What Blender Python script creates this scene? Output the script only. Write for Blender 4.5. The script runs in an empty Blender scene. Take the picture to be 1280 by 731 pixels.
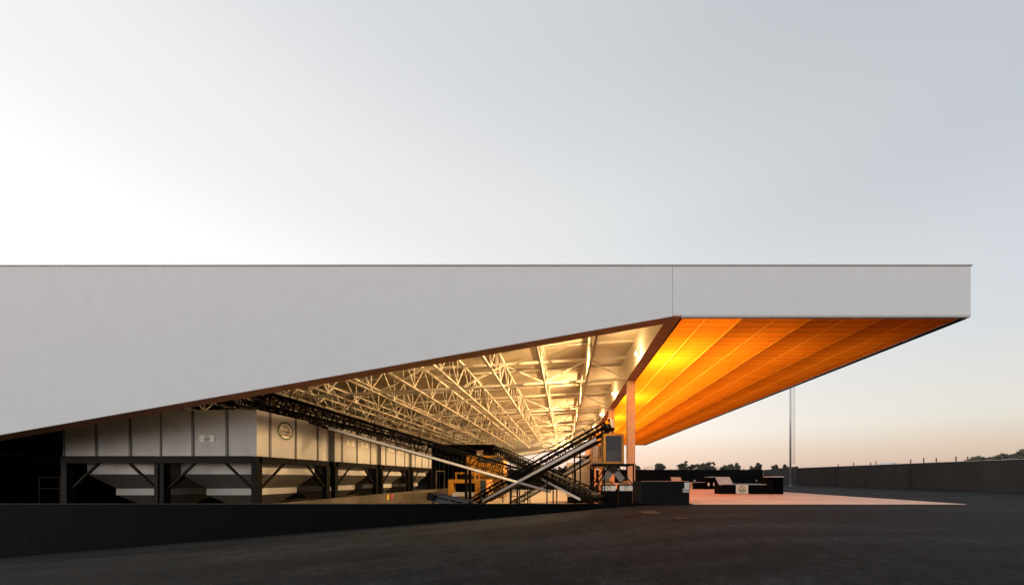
import bpy, bmesh, math, random
from mathutils import Vector, Matrix
R = math.radians
rnd = random.Random(7)
C = bpy.context.scene
col = C.collection

# ---------------------------------------------------------------- camera
F = 402.0; VX = 704.7; VY = 596.5; EYE = 1.6
cam_d = bpy.data.cameras.new('camera'); cam = bpy.data.objects.new('camera', cam_d); col.objects.link(cam)
cam.location = (0, 0, EYE); cam.rotation_euler = (R(90), 0, 0)
cam_d.sensor_width = 36; cam_d.lens = 36 * F / 1280
cam_d.shift_x = -(VX - 640) / 1280; cam_d.shift_y = (VY - 365.5) / 1280
cam_d.clip_start = 0.1; cam_d.clip_end = 8000
C.camera = cam

# ---------------------------------------------------------------- sky, sun, exposure
SUN_EL, SUN_AZ = 9.0, -112.0         # elevation; azimuth from +Y towards +X
w = bpy.data.worlds.new('World'); C.world = w; w.use_nodes = True
wt = w.node_tree; wt.nodes.clear(); WL = wt.links.new
wo = wt.nodes.new('ShaderNodeOutputWorld'); bg = wt.nodes.new('ShaderNodeBackground')
sky = wt.nodes.new('ShaderNodeTexSky'); sky.sky_type = 'NISHITA'; sky.sun_disc = False
sky.sun_elevation = R(SUN_EL); sky.sun_rotation = R(SUN_AZ); sky.air_density = 1.0; sky.dust_density = 3.0; sky.ozone_density = 0.3
bg.inputs['Strength'].default_value = 0.05
WL(sky.outputs[0], bg.inputs['Color'])
# evening haze over the clear sky: warm at the horizon, pale overhead, brighter towards the west
tcw = wt.nodes.new('ShaderNodeTexCoord'); nrm = wt.nodes.new('ShaderNodeVectorMath'); nrm.operation = 'NORMALIZE'; WL(tcw.outputs['Generated'], nrm.inputs[0])
sxyz = wt.nodes.new('ShaderNodeSeparateXYZ'); WL(nrm.outputs[0], sxyz.inputs[0])
ramp = wt.nodes.new('ShaderNodeValToRGB'); ramp.color_ramp.interpolation = 'EASE'
for i, (p, c) in enumerate([(0, (.92, .62, .50)), (.05, (.94, .69, .57)), (.14, (1.02, .885, .79)), (.35, (.91, .88, .865)), (.6, (.745, .745, .745)), (.83, (.61, .62, .645)), (1, (.48, .51, .55))]):
    e = ramp.color_ramp.elements[i] if i < 2 else ramp.color_ramp.elements.new(p)
    e.position = p; e.color = c + (1,)
WL(sxyz.outputs['Z'], ramp.inputs[0])
dt = wt.nodes.new('ShaderNodeVectorMath'); dt.operation = 'DOT_PRODUCT'; WL(nrm.outputs[0], dt.inputs[0])
dt.inputs[1].default_value = (math.sin(R(-80)), math.cos(R(-80)), 0)
mr = wt.nodes.new('ShaderNodeMapRange'); WL(dt.outputs['Value'], mr.inputs[0]); mr.inputs[1].default_value = -1; mr.inputs[2].default_value = 1
azr = wt.nodes.new('ShaderNodeValToRGB'); azr.color_ramp.interpolation = 'B_SPLINE'; WL(mr.outputs[0], azr.inputs[0])
for i, (p, c) in enumerate([(0, (.45, .48, .51)), (.2, (.47, .49, .51)), (.5, (.80, .80, .79)), (.9, (.90, .885, .87)), (1, (.92, .90, .88))]):
    e = azr.color_ramp.elements[i] if i < 2 else azr.color_ramp.elements.new(p)
    e.position = p; e.color = c + (1,)
mxw = wt.nodes.new('ShaderNodeMix'); mxw.data_type = 'RGBA'; mxw.blend_type = 'MULTIPLY'; mxw.inputs[0].default_value = 1
WL(ramp.outputs[0], mxw.inputs[6]); WL(azr.outputs[0], mxw.inputs[7])
bg2 = wt.nodes.new('ShaderNodeBackground'); WL(mxw.outputs[2], bg2.inputs['Color']); bg2.inputs['Strength'].default_value = 1.25
ad = wt.nodes.new('ShaderNodeAddShader'); WL(bg.outputs[0], ad.inputs[0]); WL(bg2.outputs[0], ad.inputs[1]); WL(ad.outputs[0], wo.inputs[0])
sun_d = bpy.data.lights.new('sun', 'SUN'); sun_d.energy = 1.3; sun_d.angle = R(60); sun_d.color = (.64, .83, 1)
sun = bpy.data.objects.new('sun', sun_d); col.objects.link(sun)
az, el = R(SUN_AZ), R(SUN_EL)
sdir = Vector((math.sin(az) * math.cos(el), math.cos(az) * math.cos(el), math.sin(el)))
sun.rotation_euler = sdir.to_track_quat('Z', 'Y').to_euler(); sun.location = (-60, 0, 40)
C.view_settings.view_transform = 'Standard'; C.view_settings.look = 'None'; C.view_settings.gamma = 1
C.view_settings.exposure = 0.0
C.render.engine = 'CYCLES'
C.cycles.use_denoising = True
C.cycles.max_bounces = 8; C.cycles.diffuse_bounces = 5; C.cycles.transmission_bounces = 6
C.cycles.sample_clamp_indirect = 6.0
C.cycles.caustics_reflective = False; C.cycles.caustics_refractive = False

# ---------------------------------------------------------------- materials
def mat(name, color, rough=.6, metal=0., var=.12, scale=3., bump=0., bscale=40., spec=.5, stretch=None, stain=0., stain_col=None):
    m = bpy.data.materials.new(name); m.use_nodes = True
    nt = m.node_tree; b = nt.nodes['Principled BSDF']
    b.inputs['Roughness'].default_value = rough; b.inputs['Metallic'].default_value = metal
    b.inputs['Specular IOR Level'].default_value = spec
    tc = nt.nodes.new('ShaderNodeTexCoord'); src = tc.outputs['Object']
    if stretch:
        mp = nt.nodes.new('ShaderNodeMapping'); mp.inputs['Scale'].default_value = stretch
        nt.links.new(src, mp.inputs['Vector']); src = mp.outputs[0]
    n = nt.nodes.new('ShaderNodeTexNoise'); n.inputs['Scale'].default_value = scale; n.inputs['Detail'].default_value = 8
    n.inputs['Roughness'].default_value = .62
    nt.links.new(src, n.inputs['Vector'])
    r = nt.nodes.new('ShaderNodeValToRGB'); e = r.color_ramp.elements
    e[0].position = .3; e[1].position = .7
    e[0].color = tuple(max(0, c * (1 - var)) for c in color) + (1,)
    e[1].color = tuple(min(1, c * (1 + var)) for c in color) + (1,)
    nt.links.new(n.outputs['Fac'], r.inputs[0]); out = r.outputs[0]
    if stain:
        n2 = nt.nodes.new('ShaderNodeTexNoise'); n2.inputs['Scale'].default_value = scale * .23; n2.inputs['Detail'].default_value = 5
        nt.links.new(src, n2.inputs['Vector'])
        r2 = nt.nodes.new('ShaderNodeValToRGB'); r2.color_ramp.elements[0].position = .45; r2.color_ramp.elements[1].position = .7
        mx = nt.nodes.new('ShaderNodeMix'); mx.data_type = 'RGBA'
        nt.links.new(n2.outputs['Fac'], r2.inputs[0])
        ml = nt.nodes.new('ShaderNodeMath'); ml.operation = 'MULTIPLY'; ml.inputs[1].default_value = stain
        nt.links.new(r2.outputs[0], ml.inputs[0]); nt.links.new(ml.outputs[0], mx.inputs[0])
        nt.links.new(out, mx.inputs[6]); mx.inputs[7].default_value = tuple(stain_col or [c * .5 for c in color]) + (1,)
        out = mx.outputs[2]
    nt.links.new(out, b.inputs['Base Color'])
    if bump:
        nb = nt.nodes.new('ShaderNodeTexNoise'); nb.inputs['Scale'].default_value = bscale; nb.inputs['Detail'].default_value = 6
        nt.links.new(src, nb.inputs['Vector'])
        bp = nt.nodes.new('ShaderNodeBump'); bp.inputs['Strength'].default_value = bump; bp.inputs['Distance'].default_value = .02
        nt.links.new(nb.outputs['Fac'], bp.inputs['Height']); nt.links.new(bp.outputs[0], b.inputs['Normal'])
    return m

def emit(name, color, strength):
    m = bpy.data.materials.new(name); m.use_nodes = True; b = m.node_tree.nodes['Principled BSDF']
    b.inputs['Base Color'].default_value = color + (1,)
    b.inputs['Emission Color'].default_value = color + (1,); b.inputs['Emission Strength'].default_value = strength
    return m

M = {
    'render':   mat('white_render', (.715, .755, .80), .85, var=.028, scale=1.1, bump=.2, bscale=25, spec=.2, stain=.06, stain_col=(.60, .625, .65)),
    'trim':     mat('coping_metal', (.55, .55, .56), .4, .3, var=.05),
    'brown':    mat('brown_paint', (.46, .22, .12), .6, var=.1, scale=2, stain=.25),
    'cream':    mat('cream_steel_paint', (.80, .74, .62), .5, var=.06, scale=4),
    'deck':     mat('cream_roof_deck', (.53, .46, .34), .55, var=.10, scale=.6, stretch=(1, .25, 1), stain=.25, stain_col=(.36, .29, .19)),
    'column':   mat('column_glow_paint', (.92, .62, .37), .55, var=.05, scale=2, stain=.1),  # cream paint with the orange lamp and soffit glow mixed into its colour
    'voidwhite': mat('void_lining', (.82, .82, .8), .8, var=.02),
    'skylight': mat('skylight_sheet', (.75, .77, .85), .4, var=.05),
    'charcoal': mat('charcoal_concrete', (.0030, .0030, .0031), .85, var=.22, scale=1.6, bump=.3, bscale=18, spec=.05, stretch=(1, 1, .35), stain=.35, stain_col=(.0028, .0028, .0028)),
    'greywall': mat('grey_boundary_concrete', (.028, .0295, .030), .85, var=.2, scale=.9, bump=.3, bscale=14, spec=.2, stretch=(1, 1, .3), stain=.4, stain_col=(.022, .021, .019)),
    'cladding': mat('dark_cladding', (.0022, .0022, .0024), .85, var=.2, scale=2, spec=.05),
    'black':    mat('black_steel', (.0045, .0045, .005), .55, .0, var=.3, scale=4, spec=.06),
    'tank':     mat('galvanised_tank_steel', (.36, .365, .365), .5, .1, var=.10, scale=1.4, stretch=(1, 1, .35), stain=.3, stain_col=(.27, .265, .255), bump=.05, bscale=8),
    'tankdark': mat('shaded_hopper_steel', (.085, .08, .075), .55, .15, var=.15, scale=2, stain=.3),  # tank steel darkened to carry the shade of downward faces
    'rib':      mat('tank_rib_steel', (.08, .08, .09), .5, .2, var=.15),
    'asphalt':  None,
    'floor':    mat('hall_concrete', (.27, .235, .19), .7, var=.12, scale=.7, stain=.35, stain_col=(.2, .165, .13), bump=.1),
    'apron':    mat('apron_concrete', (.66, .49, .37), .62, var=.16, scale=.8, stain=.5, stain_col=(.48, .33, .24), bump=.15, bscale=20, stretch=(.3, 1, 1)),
    'lid':      mat('brushed_lid', (.40, .48, .56), .6, .0, var=.22, scale=2.2, stain=.4, stain_col=(.2, .2, .2)),
    'galv':     mat('galvanised_sheet', (.60, .63, .67), .45, .1, var=.1, scale=2, stain=.2),
    'orange':   mat('orange_machine_paint', (.46, .225, .022), .5, var=.12, scale=2, stain=.3, stain_col=(.24, .11, .015)),
    'bluegrey': mat('blue_grey_panel', (.045, .058, .075), .45, .1, var=.1, scale=2, stain=.2),
    'chute':    mat('chute_steel', (.20, .21, .225), .5, .1, var=.12, scale=3),
    'bunker':   mat('charcoal_paint', (.0075, .0076, .0078), .85, var=.2, scale=1.5, stain=.3, spec=.08, bump=.2, bscale=18),
    'brownbox': mat('brown_machine_paint', (.16, .078, .014), .6, var=.15, scale=2, stain=.3),
    'navy':     mat('navy_paint', (.012, .020, .034), .5, var=.15),
    'belt':     mat('rubber_belt', (.018, .018, .019), .85, var=.2, scale=6),
    'beige':    mat('beige_panel', (.33, .29, .24), .7, var=.08, scale=1, stain=.3),
    'parapet':  mat('parapet_concrete', (.075, .064, .05), .8, var=.2, scale=1.2, stain=.4, bump=.2, bscale=14),
    'white':    mat('white_sign', (.72, .72, .70), .5, var=.03),
    'green':    mat('emblem_green', (.035, .085, .035), .5, var=.1),
    'creamlogo': mat('emblem_cream', (.70, .66, .55), .5, var=.03),
    'ink':      mat('sign_ink', (.02, .022, .02), .6, var=.1),
    'gold':     mat('emblem_gold', (.50, .33, .08), .5, var=.1),
    'heap':     mat('olive_heap', (.28, .16, .05), .9, var=.5, scale=14, bump=1, bscale=30),
    'glass':    mat('dark_glass', (.10, .12, .14), .12, .0, var=.05),
    'paleglass': mat('pale_window_panel', (.72, .68, .66), .3, var=.04),
    'mast':     mat('mast_galvanised', (.42, .43, .45), .5, .4, var=.06),
    'wood':     mat('weathered_wood_post', (.17, .075, .05), .8, var=.25, scale=8),
    'bark':     mat('bark', (.055, .045, .035), .9, var=.3, scale=8),
    'leaf':     mat('leaf_green', (.075, .072, .048), .7, var=.45, scale=.8),
    'rust':     mat('rusty_iron', (.035, .02, .012), .8, var=.35, scale=9, stain=.5),
    'red':      mat('red_enamel', (.35, .03, .02), .5, var=.1),
    'field':    mat('dry_field', (.11, .095, .06), .95, var=.3, scale=.05),
    'lens':     emit('lamp_lens', (1, .93, .8), 60.0),
    'lampbody': mat('lamp_housing', (.30, .29, .27), .5, .3, var=.1),
    'yellow':   mat('yellow_enamel', (.55, .33, .04), .5, var=.1),
}

def asphalt():
    m = bpy.data.materials.new('asphalt'); m.use_nodes = True; nt = m.node_tree; b = nt.nodes['Principled BSDF']
    L = nt.links.new
    tc = nt.nodes.new('ShaderNodeTexCoord')
    def noise(s, d, sc=None, rough=.6):
        v = tc.outputs['Object']
        if sc:
            mp = nt.nodes.new('ShaderNodeMapping'); mp.inputs['Scale'].default_value = sc[:3]
            mp.inputs['Rotation'].default_value = (0, 0, sc[3]); L(v, mp.inputs['Vector']); v = mp.outputs[0]
        n = nt.nodes.new('ShaderNodeTexNoise'); n.inputs['Scale'].default_value = s; n.inputs['Detail'].default_value = d
        n.inputs['Roughness'].default_value = rough; L(v, n.inputs['Vector']); return n.outputs['Fac']
    def ramp(f, a, bb, c0, c1):
        r = nt.nodes.new('ShaderNodeValToRGB'); e = r.color_ramp.elements; e[0].position = a; e[1].position = bb
        e[0].color = (c0,) * 3 + (1,); e[1].color = (c1,) * 3 + (1,); L(f, r.inputs[0]); return r.outputs[0]
    def mul(x, y):
        k = nt.nodes.new('ShaderNodeMix'); k.data_type = 'RGBA'; k.blend_type = 'MULTIPLY'; k.inputs[0].default_value = 1
        L(x, k.inputs[6]); L(y, k.inputs[7]); return k.outputs[2]
    fine = ramp(noise(14, 6, None, .85), .36, .64, .3, 1.8)
    mid = ramp(noise(.9, 8, None, .7), .34, .66, .58, 1.42)
    lane = ramp(noise(.35, 4, (.16, 1.5, 1, -.12)), .40, .62, .55, 1.4)
    base = nt.nodes.new('ShaderNodeRGB'); base.outputs[0].default_value = (.0112, .0126, .0139, 1)
    grain = ramp(noise(3.6, 9, None, .85), .36, .64, .5, 1.55)
    c = mul(mul(mul(mul(base.outputs[0], fine), mid), lane), grain)
    speck = ramp(noise(9, 2, None, .4), .765, .79, 0, 1)
    mx = nt.nodes.new('ShaderNodeMix'); mx.data_type = 'RGBA'; L(speck, mx.inputs[0]); L(c, mx.inputs[6]); mx.inputs[7].default_value = (.075, .07, .065, 1)
    L(mx.outputs[2], b.inputs['Base Color'])
    b.inputs['Roughness'].default_value = .86; b.inputs['Specular IOR Level'].default_value = .12
    bp = nt.nodes.new('ShaderNodeBump'); bp.inputs['Strength'].default_value = .7; bp.inputs['Distance'].default_value = .012
    L(noise(45, 5, None, .7), bp.inputs['Height']); L(bp.outputs[0], b.inputs['Normal'])
    return m
M['asphalt'] = asphalt()

def polycarbonate():
    m = bpy.data.materials.new('orange_polycarbonate'); m.use_nodes = True; nt = m.node_tree; L = nt.links.new
    nt.nodes.clear(); out = nt.nodes.new('ShaderNodeOutputMaterial')
    tc = nt.nodes.new('ShaderNodeTexCoord'); sx = nt.nodes.new('ShaderNodeSeparateXYZ'); L(tc.outputs['Object'], sx.inputs[0])
    def mth(op, a, b=None):
        k = nt.nodes.new('ShaderNodeMath'); k.operation = op
        for i, q in enumerate((a, b)):
            if q is None: continue
            if isinstance(q, (int, float)): k.inputs[i].default_value = q
            else: L(q, k.inputs[i])
        return k.outputs[0]
    t = mth('FRACT', mth('DIVIDE', sx.outputs['Y'], .70))
    groove = mth('LESS_THAN', t, .10)                               # the sheet's cross joints
    cell = mth('FLOOR', mth('DIVIDE', sx.outputs['Y'], .70))
    wn = nt.nodes.new('ShaderNodeTexWhiteNoise'); wn.noise_dimensions = '2D'
    cx = nt.nodes.new('ShaderNodeCombineXYZ'); L(cell, cx.inputs[0]); L(mth('FLOOR', mth('DIVIDE', mth('SUBTRACT', sx.outputs['X'], 8.68), 2.13)), cx.inputs[1])
    L(cx.outputs[0], wn.inputs['Vector'])
    n = nt.nodes.new('ShaderNodeTexNoise'); n.inputs['Scale'].default_value = .5; n.inputs['Detail'].default_value = 4
    mp = nt.nodes.new('ShaderNodeMapping'); mp.inputs['Scale'].default_value = (.4, 2.5, 1); L(tc.outputs['Object'], mp.inputs[0]); L(mp.outputs[0], n.inputs['Vector'])
    k = mth('ADD', mth('ADD', .78, mth('MULTIPLY', wn.outputs['Value'], .12)), mth('MULTIPLY', n.outputs['Fac'], .25))
    k = mth('SUBTRACT', k, mth('MULTIPLY', groove, .42))
    def tint(c):
        x = nt.nodes.new('ShaderNodeMix'); x.data_type = 'RGBA'; x.blend_type = 'MULTIPLY'; x.inputs[0].default_value = 1
        x.inputs[6].default_value = c + (1,); cc = nt.nodes.new('ShaderNodeCombineColor')
        for i in range(3): L(k, cc.inputs[i])
        L(cc.outputs[0], x.inputs[7]); return x.outputs[2]
    tr = nt.nodes.new('ShaderNodeBsdfTranslucent'); L(tint((.95, .205, .004)), tr.inputs['Color'])
    df = nt.nodes.new('ShaderNodeBsdfDiffuse'); L(tint((.55, .13, .012)), df.inputs['Color'])
    mx = nt.nodes.new('ShaderNodeMixShader'); mx.inputs[0].default_value = .3
    L(tr.outputs[0], mx.inputs[1]); L(df.outputs[0], mx.inputs[2])
    gl = nt.nodes.new('ShaderNodeBsdfGlossy'); gl.inputs['Roughness'].default_value = .35
    m2 = nt.nodes.new('ShaderNodeMixShader'); m2.inputs[0].default_value = .02
    L(mx.outputs[0], m2.inputs[1]); L(gl.outputs[0], m2.inputs[2]); L(m2.outputs[0], out.inputs[0])
    return m
M['poly'] = polycarbonate()
def seam_light():  # brighter translucent colour, added to draw a line of light at each seam
    m = bpy.data.materials.new('seam_glow_strip'); m.use_nodes = True; nt = m.node_tree; nt.nodes.clear()
    out = nt.nodes.new('ShaderNodeOutputMaterial'); tr = nt.nodes.new('ShaderNodeBsdfTranslucent'); tr.inputs['Color'].default_value = (1.0, .40, .025, 1)
    df = nt.nodes.new('ShaderNodeBsdfDiffuse'); df.inputs['Color'].default_value = (.6, .2, .03, 1)
    mx = nt.nodes.new('ShaderNodeMixShader'); mx.inputs[0].default_value = .03
    nt.links.new(tr.outputs[0], mx.inputs[1]); nt.links.new(df.outputs[0], mx.inputs[2]); nt.links.new(mx.outputs[0], out.inputs[0])
    return m
M['seam_light'] = seam_light()

# ---------------------------------------------------------------- helpers
def P(px, py, Y):
    return Vector(((px - VX) * Y / F, Y, EYE - (py - VY) * Y / F))
def wloc(o):
    v = Vector((0, 0, 0))
    while o is not None:
        v += o.location; o = o.parent
    return v
def tag(o, label=None, cat=None, group=None, kind=None):
    if label: o['label'] = label
    if cat: o['category'] = cat
    if group: o['group'] = group
    if kind: o['kind'] = kind
    return o
def thing(name, loc, label, cat, group=None):
    o = bpy.data.objects.new(name, None); col.objects.link(o); o.location = loc; o.empty_display_size = .3
    return tag(o, label, cat, group)
def copy_tree(o, parent=None):
    c = o.copy(); col.objects.link(c)
    if parent: c.parent = parent
    for ch in list(o.children): copy_tree(ch, c)
    return c

class MB:
    def __init__(s): s.v = []; s.f = []
    def add(s, vs, fs):
        k = len(s.v); s.v += [Vector(q) for q in vs]; s.f += [tuple(i + k for i in q) for q in fs]; return s
    def box(s, x0, x1, y0, y1, z0, z1):
        vs = [(x, y, z) for z in (z0, z1) for y in (y0, y1) for x in (x0, x1)]
        return s.add(vs, [(0, 2, 3, 1), (4, 5, 7, 6), (0, 1, 5, 4), (2, 6, 7, 3), (0, 4, 6, 2), (1, 3, 7, 5)])
    def bar(s, a, b, w, h=None, up=(0, 0, 1)):
        a, b = Vector(a), Vector(b); h = h or w; d = (b - a).normalized(); u = Vector(up)
        if abs(d.dot(u)) > .98: u = Vector((0, 1, 0))
        x = d.cross(u).normalized() * w / 2; z = x.cross(d).normalized() * h / 2
        vs = [p + q for p in (a, b) for q in (-x - z, x - z, x + z, -x + z)]
        return s.add(vs, [(0, 1, 2, 3), (7, 6, 5, 4), (0, 4, 5, 1), (1, 5, 6, 2), (2, 6, 7, 3), (3, 7, 4, 0)])
    def tube(s, a, b, r, r2=None, n=8):
        a, b = Vector(a), Vector(b); r2 = r if r2 is None else r2; d = (b - a).normalized()
        u = Vector((0, 0, 1)) if abs(d.z) < .95 else Vector((1, 0, 0))
        x = d.cross(u).normalized(); z = x.cross(d)
        vs = [p + (x * math.cos(t) + z * math.sin(t)) * q for p, q in ((a, r), (b, r2)) for t in [2 * math.pi * i / n for i in range(n)]]
        fs = [(i, i + n, (i + 1) % n + n, (i + 1) % n) for i in range(n)] + [tuple(range(n)), tuple(range(2 * n - 1, n - 1, -1))]
        return s.add(vs, fs)
    def prism(s, pts, y0, y1):                                    # outline in XZ pushed along Y
        n = len(pts)
        vs = [(x, y0, z) for x, z in pts] + [(x, y1, z) for x, z in pts]
        return s.add(vs, [tuple(range(n)), tuple(range(2 * n - 1, n - 1, -1))] + [(i, i + n, (i + 1) % n + n, (i + 1) % n) for i in range(n)])
    def frustum(s, cx, cy, z0, a0, b0, z1, a1, b1):                # open four-sided funnel section with caps
        vs = [(cx + i * a, cy + j * b, z) for z, a, b in ((z0, a0, b0), (z1, a1, b1)) for i, j in ((-1, -1), (1, -1), (1, 1), (-1, 1))]
        return s.add(vs, [(0, 3, 2, 1), (4, 5, 6, 7)] + [(i, (i + 1) % 4, (i + 1) % 4 + 4, i + 4) for i in range(4)])
    def build(s, name, m, parent=None, bevel=0, smooth=False, label=None):
        off = wloc(parent) if parent else Vector((0, 0, 0))
        me = bpy.data.meshes.new(name); me.from_pydata([v - off for v in s.v], [], s.f)
        bm = bmesh.new(); bm.from_mesh(me); bmesh.ops.recalc_face_normals(bm, faces=bm.faces[:]); bm.to_mesh(me); bm.free()
        if smooth:
            for p in me.polygons: p.use_smooth = True
        me.materials.append(M[m] if isinstance(m, str) else m)
        o = bpy.data.objects.new(name, me); col.objects.link(o)
        if parent: o.parent = parent
        if bevel:
            b = o.modifiers.new('bevel', 'BEVEL'); b.width = bevel; b.segments = 1; b.limit_method = 'ANGLE'
        if label: o['label'] = label
        return o
def light(name, kind, loc, energy, color, size=.2, parent=None, rot=None, **kw):
    d = bpy.data.lights.new(name, kind); d.energy = energy; d.color = color
    if kind in ('POINT', 'SPOT'): d.shadow_soft_size = size
    for k, q in kw.items(): setattr(d, k, q)
    o = bpy.data.objects.new(name, d); col.objects.link(o)
    if parent: o.parent = parent; loc = Vector(loc) - wloc(parent)
    o.location = loc
    if rot: o.rotation_euler = rot
    return o

def flat_text(o):
    col.objects.link(o); bpy.context.view_layer.update()
    me = bpy.data.meshes.new_from_object(o.evaluated_get(bpy.context.evaluated_depsgraph_get()))
    bpy.data.objects.remove(o); o = bpy.data.objects.new('lettering', me); col.objects.link(o)
    return o

def emblem(parent, c, ux, uz, r, text=True):
    """Round olive-branch emblem: ring, pale disc, sprig and two lines of lettering; sub-parts of the sign they sit on."""
    c = Vector(c); ux = Vector(ux).normalized(); uz = Vector(uz).normalized(); n = ux.cross(uz)
    off = wloc(parent)
    def pt(x, z, d): return c + ux * x * r + uz * z * r + n * d
    N = 40; m = MB()
    vs = []; fs = []
    for i in range(N):
        t = 2 * math.pi * i / N
        vs += [pt(math.cos(t), math.sin(t), .004), pt(.82 * math.cos(t + .02) + .03, .82 * math.sin(t + .02) - .01, .004)]
    for i in range(N):
        a, b = 2 * i, 2 * ((i + 1) % N); fs.append((a, b, b + 1, a + 1))
    m.add(vs, fs); m.build('emblem_ring', 'green', parent)
    m = MB(); m.add([pt(.84 * math.cos(2 * math.pi * i / N) + .03, .84 * math.sin(2 * math.pi * i / N), .002) for i in range(N)], [tuple(range(N))])
    m.build('emblem_disc', 'creamlogo', parent)
    m = MB()
    def leaf(x, z, a, l, wd):
        q = []
        for k in range(10):
            t = 2 * math.pi * k / 10; lx = math.cos(t) * l; lz = math.sin(t) * wd * (1 - .35 * math.cos(t))
            q.append(pt(x + lx * math.cos(a) - lz * math.sin(a), z + lx * math.sin(a) + lz * math.cos(a), .006))
        m.add(q, [tuple(range(10))])
    for x, z, a in ((-.18, .46, .5), (.02, .56, -.2), (.10, .38, .7), (.28, .42, -.6), (.34, .22, .5), (.48, .20, -.8), (.56, .0, -.4)):
        leaf(x, z, a, .15, .06)
    m.build('emblem_sprig', 'green', parent)
    m = MB(); m.add([pt(-.12 + .09 * math.cos(2 * math.pi * i / 12), .2 + .12 * math.sin(2 * math.pi * i / 12), .006) for i in range(12)], [tuple(range(12))])
    m.build('emblem_olive', 'gold', parent)
    if text:
        for s, z, sz in (('OLIVEIRA', -.24, .37), ('DA SERRA', -.54, .33)):
            cu = bpy.data.curves.new('lettering', 'FONT'); cu.body = s; cu.align_x = 'CENTER'; cu.size = sz * r; cu.offset = .016 * r; cu.space_character = .92
            o = bpy.data.objects.new('lettering', cu); cu.materials.append(M['ink']); o = flat_text(o)
            mm = Matrix((ux, uz, n)).transposed().to_4x4()
            mm.translation = pt(.03, z, .007) - off
            o.parent = parent; o.matrix_local = mm

def plate(parent, c, ux, uz, wd, h, m='white', name='sign', th=.02):
    c = Vector(c); ux = Vector(ux).normalized(); uz = Vector(uz).normalized(); n = ux.cross(uz)
    q = MB(); vs = [c + ux * i * wd / 2 + uz * j * h / 2 + n * k for k in (-th, 0) for i, j in ((-1, -1), (1, -1), (1, 1), (-1, 1))]
    q.add(vs, [(0, 3, 2, 1), (4, 5, 6, 7)] + [(i, (i + 1) % 4, (i + 1) % 4 + 4, i + 4) for i in range(4)])
    return q.build(name, m, parent)
def notice_text(parent, s, c, size, n_front=True):
    cu = bpy.data.curves.new('lettering', 'FONT'); cu.body = s; cu.align_x = 'CENTER'; cu.size = size
    o = bpy.data.objects.new('lettering', cu); cu.materials.append(M['ink']); o = flat_text(o)
    o.parent = parent; o.rotation_euler = (R(90), 0, 0); o.location = Vector(c) - wloc(parent)
    return o

X3, Y3, Z3 = Vector((1, 0, 0)), Vector((0, 1, 0)), Vector((0, 0, 1))
FY = 19.2                 # plane of the white front
K = F / FY                # pixels per metre there
HALL_Z = -2.0
BAY = 12.8; BACK = FY + 6 * BAY        # 96.0

# ================================================================ SETTING
def gz(x):
    t = (5.7 - x)
    if t <= 0: return 0.0
    s = min(1, t / 5.0); return max(-4.6, -.0815 * t * (s * .35 + .65))
def ground():
    xs = sorted(set([-2500, -900, -300, -150, -90, -75] + [-70 + 4 * i for i in range(16)] + [-6 + i for i in range(13)] + [7, 9, 12, 16, 20, 24.1, 30, 40, 60, 100, 160, 400, 1000, 2500]))
    ys = sorted(set([-60, -30, -10, 0, 3, 6, 9, 12, 15, 17, 19.2, 30, 50, 70, 96.2, 100, 140, 250, 600, 1500, 4000]))
    m = MB(); idx = {}
    for j, y in enumerate(ys):
        for i, x in enumerate(xs):
            idx[i, j] = len(m.v); m.v.append(Vector((x, y, gz(x))))
    for j in range(len(ys) - 1):
        for i in range(len(xs) - 1):
            cx, cy = (xs[i] + xs[i + 1]) / 2, (ys[j] + ys[j + 1]) / 2
            if -75 < cx < 24.1 and 19.2 < cy < 96.2: continue
            if cy > 100 or cx > 100 or cx < -90: continue
            m.f.append((idx[i, j], idx[i + 1, j], idx[i + 1, j + 1], idx[i, j + 1]))
    tag(m.build('ground', 'asphalt', smooth=True), kind='structure')
    m2 = MB(); m2.v = m.v
    for j in range(len(ys) - 1):
        for i in range(len(xs) - 1):
            cx, cy = (xs[i] + xs[i + 1]) / 2, (ys[j] + ys[j + 1]) / 2
            if cy > 100 or cx > 100 or cx < -90:
                m2.f.append((idx[i, j], idx[i + 1, j], idx[i + 1, j + 1], idx[i, j + 1]))
    tag(m2.build('land', 'field'), kind='structure')
ground()
tag(MB().box(-75, 7.03, 19.5, 96.2, HALL_Z - .3, HALL_Z).build('hall_floor', 'floor'), kind='structure')
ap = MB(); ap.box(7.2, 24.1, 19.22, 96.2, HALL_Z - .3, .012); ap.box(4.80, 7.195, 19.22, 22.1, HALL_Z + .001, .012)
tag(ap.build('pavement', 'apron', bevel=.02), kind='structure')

# ================================================================ THE HALL
TOP = EYE + (VY - 332.5) / K
ZS = EYE + (VY - 395.3) / K           # 11.2: underside of front and canopy
SL = .1762
def zb(x): return ZS + SL * (x - 6.46)
def zc(x): return 13.95 + .057 * (x - 6.28) if x < 6.28 else 13.95      # ceiling
def zt(x): return 11.24 + .057 * (x - 6.28)                             # bottom chord
hall = thing('processing_hall', (0, FY, 0), 'long white olive-processing hall with a sloping underside and a glowing orange canopy soffit', 'industrial hall')
XL = -56.5
m = MB(); m.prism([(XL, TOP), (XL, zb(XL)), (6.46, ZS), (6.49, ZS), (6.49, TOP)], FY, FY + .84)
m.prism([(6.515, TOP), (6.515, ZS + .06), (24.3, ZS + .06), (24.3, TOP)], FY, FY + .16)
m.build('facade', 'render', hall)
m = MB(); m.box(6.47, 6.53, FY + .05, FY + .3, ZS + .1, TOP - .01); m.build('facade_joint', 'black', hall)
m = MB(); m.prism([(XL, zb(XL) - .012), (6.46, ZS - .012), (6.46, ZS - .003), (XL, zb(XL) - .003)], FY + .03, FY + .86); m.build('facade_underside', 'brown', hall)
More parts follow.
